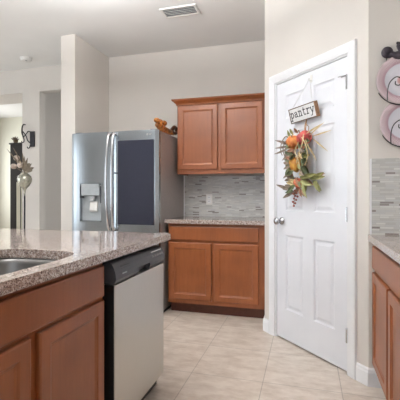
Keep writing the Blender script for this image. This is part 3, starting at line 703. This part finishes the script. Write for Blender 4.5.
# ------------------------------------------------------------ plates and rooster rack on the pantry side wall
def plate(cx, cz, r, label, y=.045):
    o = thing('china_plate', label, 'plate', (cx, YP-y, cz)); o.rotation_euler = (R(-4), 0, 0)
    k = r/.145
    prof = [(.001, .012), (.060*k, .012), (.085*k, .010), (.098*k, .002), (.120*k, -.004), (.143*k, -.009), (.1455*k, -.008), (.1455*k, -.006), (.120*k, .000), (.100*k, .006), (.088*k, .014), (.062*k, .016), (.001, .016)]
    o2 = None
    bm = BM(); lathe(bm, prof, 48, Matrix.Rotation(R(-90), 4, 'X')); me = obj('china_plate', bm, 'plate', smooth=True, loc=(cx, YP-y, cz), rot=(R(-4), 0, 0))
    bpy.data.objects.remove(o, do_unlink=True); me.name = 'china_plate'; tag(me, label, 'plate'); return me
plate(.540, 1.822, .147, 'pink-rimmed white plate, upper of the two on the wall rack')
plate(.558, 1.572, .144, 'pink-rimmed white plate, lower of the two on the wall rack')
rk = thing('plate_rack', 'dark iron wall rack topped by a metal rooster, holding two plates', 'plate rack', (.548, YP, 1.40))
def rp(x, z, off=.06): return Vector((x-.548, -off, z-1.40))
bm = BM(); tube(bm, [rp(.548, 1.40, .006), rp(.548, 1.95, .006)], .004, 8, 1); tube(bm, [rp(.535, 1.44, .006), rp(.535, 1.44, .006)+Vector((.026, 0, 0))], .004, 8, 1); obj('back_rod', bm, 'iron', rk)
for cx, cz, r in ((.540, 1.822, .147), (.558, 1.572, .144)):
    bm = BM()
    # cradle bar below the plate
    pts = [rp(cx+math.sin(R(a))*(r+.004), cz-math.cos(R(a))*(r+.002), .052) for a in (-62, -45, -25, 0, 25, 45, 62)]
    tube(bm, pts, .0032, 8); tube(bm, [rp(cx, cz-r-.002, .052), rp(.548, cz-r-.004, .006)], .0032, 8, 1)
    for sg_ in (-1, 1):
        q = [(-.088, -.122), (-.088, -.07), (-.076, -.02), (-.045, .010), (-.020, .002), (-.012, -.020), (-.026, -.038), (-.046, -.032), (-.046, -.014)]
        tube(bm, [rp(cx-sg_*a_, cz+b_, .070) if False else rp(cx+(a_ if sg_ < 0 else -a_), cz+b_, .070) for a_, b_ in q], .0030, 8)
    obj('scroll_holder', bm, 'iron', rk)
bm = BM()  # rooster, facing right
Yo = .030
tube(bm, [rp(.472, 1.982, Yo), rp(.497, 1.968, Yo), rp(.530, 1.970, Yo), rp(.556, 1.985, Yo), rp(.566, 2.01, Yo), rp(.570, 2.035, Yo), rp(.574, 2.045, Yo)], [.018, .024, .032, .026, .018, .014, .008], 12)
obj('rooster_body', bm, 'rooster', rk, smooth=True)
bm = BM(); ball(bm, rp(.458, 1.992, Yo), .033, (1, .45, 1.05), 0, 0, 20, 12)
for a in range(0, 360, 30):
    tube(bm, [rp(.458, 1.992, Yo), rp(.458+.030*math.cos(R(a)), 1.992+.032*math.sin(R(a)), Yo+.004)], [.008, .006], 8, 1)
obj('tail_fan', bm, 'rooster', rk, smooth=True)
bm = BM(); tube(bm, [rp(.535, 1.985, Yo+.012), rp(.520, 2.000, Yo+.014), rp(.512, 2.020, Yo+.012), rp(.518, 2.036, Yo+.01)], [.012, .010, .008, .005], 8)
for a, b in ((.512, 2.038), (.524, 2.036), (.520, 2.022), (.530, 2.018)): ball(bm, rp(a, b, Yo+.01), .0085, seg=10, rings=7)
obj('wing_feathers', bm, 'rooster', rk, smooth=True)
bm = BM()
for k, (a, b) in enumerate(((.566, 2.058), (.576, 2.062), (.586, 2.056))): ball(bm, rp(a, b, Yo), .008, seg=8, rings=6)
tube(bm, [rp(.580, 2.044, Yo), rp(.600, 2.038, Yo)], [.006, .001], 8, 1); obj('comb_and_beak', bm, 'rooster', rk, smooth=True)
bm = BM()
for cx in (.470, .520, .560):
    tube(bm, [rp(cx-.014, 1.962, Yo), rp(cx-.016, 1.945, Yo), rp(cx-.008, 1.934, Yo), rp(cx+.004, 1.936, Yo), rp(cx+.010, 1.948, Yo)], .003, 8)
tube(bm, [rp(.505, 1.955, Yo), rp(.503, 1.930, Yo), rp(.495, 1.928, Yo)], .004, 8); tube(bm, [rp(.538, 1.955, Yo), rp(.540, 1.930, Yo), rp(.548, 1.928, Yo)], .004, 8)
obj('scroll_feet', bm, 'iron', rk)
bm = BM(); tube(bm, [rp(.548, 1.945, .004), rp(.545, 1.955, Yo)], .004, 8, 1); obj('bracket', bm, 'iron', rk)

# ------------------------------------------------------------ ornament on the fridge
fg = thing('figurine', 'golden brown animal figurine sprawled on top of the refrigerator', 'figurine', (-1.39, 3.60, FT+.012))
def fp(y, z, x=0): return Vector((x, y-3.60, z-FT+.006))
bm = BM(); tube(bm, [fp(3.40, 1.822, -.01), fp(3.45, 1.806), fp(3.54, 1.792), fp(3.64, 1.788), fp(3.72, 1.792), fp(3.77, 1.806)], [.026, .034, .038, .038, .034, .022], 12)
tube(bm, [fp(3.66, 1.79, .01), fp(3.70, 1.776, .03), fp(3.74, 1.770, .035)], [.014, .011, .008], 8); tube(bm, [fp(3.50, 1.79, .01), fp(3.47, 1.776, .03), fp(3.43, 1.770, .035)], [.013, .010, .008], 8)
obj('body', bm, 'gold', fg, smooth=True)
bm = BM(); ball(bm, fp(3.46, 1.852, -.005), .034, (1, 1.1, .9)); tube(bm, [fp(3.46, 1.83, -.005), fp(3.46, 1.80, 0)], [.016, .02], 10, 1)
ball(bm, fp(3.37, 1.853), .030, (1, 1.3, .8)); ball(bm, fp(3.56, 1.860), .031, (1, 1.3, .9)); tube(bm, [fp(3.38, 1.853), fp(3.46, 1.868), fp(3.55, 1.860)], [.012, .014, .012], 8)
obj('head', bm, 'gold', fg, smooth=True)
bm = BM(); tube(bm, [fp(3.72, 1.796), fp(3.79, 1.83), fp(3.86, 1.872), fp(3.93, 1.862), fp(3.94, 1.825), fp(3.88, 1.808), fp(3.80, 1.812)], [.022, .022, .020, .019, .018, .017, .016], 10); obj('tail', bm, 'gold_dark', fg, smooth=True)

# ------------------------------------------------------------ far left: wall sconce, dark cabinet, plant, finial vase with flowers
sc = thing('wall_sconce', 'black wrought iron scroll sconce on the pale wall beside the opening', 'sconce', (-3.44, FAR, 1.87))
def sp_(x, z, off=.03): return Vector((x+3.44, -off, z-1.87))
obj('back_plate', B(-.022, .050, -.014, 0, -.095, .105), 'iron', sc, bevel=.004)
bm = BM()
tube(bm, [sp_(-3.495, 2.055, .05), sp_(-3.520, 2.06, .06), sp_(-3.540, 2.02, .06), sp_(-3.540, 1.95, .06), sp_(-3.520, 1.87, .05), sp_(-3.525, 1.835, .05), sp_(-3.550, 1.83, .05), sp_(-3.560, 1.85, .05)], [0.0068, 0.0082, 0.0088, 0.0102, 0.0075, 0.0061, 0.0054, 0.0048], 8)
tube(bm, [sp_(-3.535, 1.97, .05), sp_(-3.495, 1.91, .04), sp_(-3.49, 1.86, .02), sp_(-3.465, 1.83, .012)], .007, 8)
tube(bm, [sp_(-3.525, 1.90, .05), sp_(-3.485, 1.95, .04), sp_(-3.48, 1.975, .02), sp_(-3.43, 1.965, .014)], .0065, 8)
tube(bm, [sp_(-3.45, 1.79, .02), sp_(-3.45, 1.765, .03), sp_(-3.475, 1.755, .03), sp_(-3.488, 1.775, .03)], .0065, 8)
obj('scroll_arm', bm, 'iron', sc, smooth=True)
# cabinet in the far room
CY = 5.4
dc = thing('display_cabinet', 'tall dark cabinet with glass side in the bright far room', 'cabinet', (-4.83, CY, 0))
bm = BM(); box(bm, -.15, -.035, 0, .30, 0, 2.03); box(bm, .10, .135, 0, .30, 0, 2.03); box(bm, -.035, .10, 0, .30, 1.38, 2.03); box(bm, -.035, .10, 0, .30, 0, .10)
obj('frame', bm, 'espresso', dc)
obj('top_board', B(-.165, .150, -.015, .315, 2.03, 2.055), 'espresso', dc)
obj('glass_pane', B(-.030, .098, .01, .016, .11, 1.37), 'farwall', dc)
bm = BM(); box(bm, .060, .068, -.002, .012, .10, 1.38); obj('mullion', bm, 'espresso', dc)
pt = thing('potted_plant', 'tiny potted plant on top of the dark cabinet', 'plant', (-4.94, CY+.08, 2.055))
bm = BM(); lathe(bm, [(.001, 0), (.030, 0), (.042, .06), (.036, .06), (.030, .05), (.001, .05)], 16); obj('pot', bm, 'pot', pt)
for k in range(9):
    leaf(pt, Vector((0, 0, .05)), -70+k*17, .075, .03, 'leaf_grey', tiltout=-20+40*(k % 2), curl=.3)
# finial vase
fv = thing('mercury_glass_vase', 'silvery onion-shaped vase on a slender dark rod behind the island', 'vase', (-3.12, 3.60, 0))
bm = BM(); lathe(bm, [(.001, 0), (.11, 0), (.11, .012), (.03, .03), (.009, .06), (.009, 1.14), (.001, 1.14)], 20); obj('stand', bm, 'iron', fv)
bm = BM(); ls = []
for r, z in [(.011, 1.135), (.014, 1.18), (.030, 1.222), (.070, 1.255), (.100, 1.295), (.108, 1.33), (.096, 1.365), (.062, 1.392), (.045, 1.400), (.050, 1.41), (.042, 1.41), (.038, 1.400)]:
    r = r*.74; ls.append([(r*(1-.05*(k % 2))*math.cos(2*PI*k/32), r*(1-.05*(k % 2))*math.sin(2*PI*k/32), z) for k in range(32)])
loops(bm, ls); obj('bowl', bm, 'mercury', fv, smooth=True)
fl = thing('dried_flowers', 'dusty pink and beige dried flowers in the silvery vase', 'flowers', (-3.12, 3.60, 1.405))
for k, (dx, dz) in enumerate(((-.085, .17), (-.125, .075), (-.035, .085), (-.10, .24), (.0, .13), (.03, .05))):
    bm = BM(); tube(bm, [(0, 0, 0), (dx*.6, 0, dz*.5), (dx, -.02, dz)], .004, 6); st = obj('stalk', bm, 'beige_leaf', fl)
    if k in (0, 1, 2): bm = BM(); ball(bm, (dx, -.03, dz), .036, (1, 1, .9), 6, .12, 18, 10); obj('blossom', bm, 'blossom', fl, smooth=True)
for an, l_, w_, dz in ((62, .22, .05, 0), (80, .24, .06, .01), (95, .20, .06, .03), (40, .20, .045, .02), (15, .22, .03, .03), (-12, .28, .02, .03), (-28, .30, .02, .02), (25, .17, .03, .04), (70, .16, .05, .05)):
    leaf(fl, Vector((0, -.01, dz)), an, l_, w_, 'beige_leaf', tiltout=15, curl=.15)
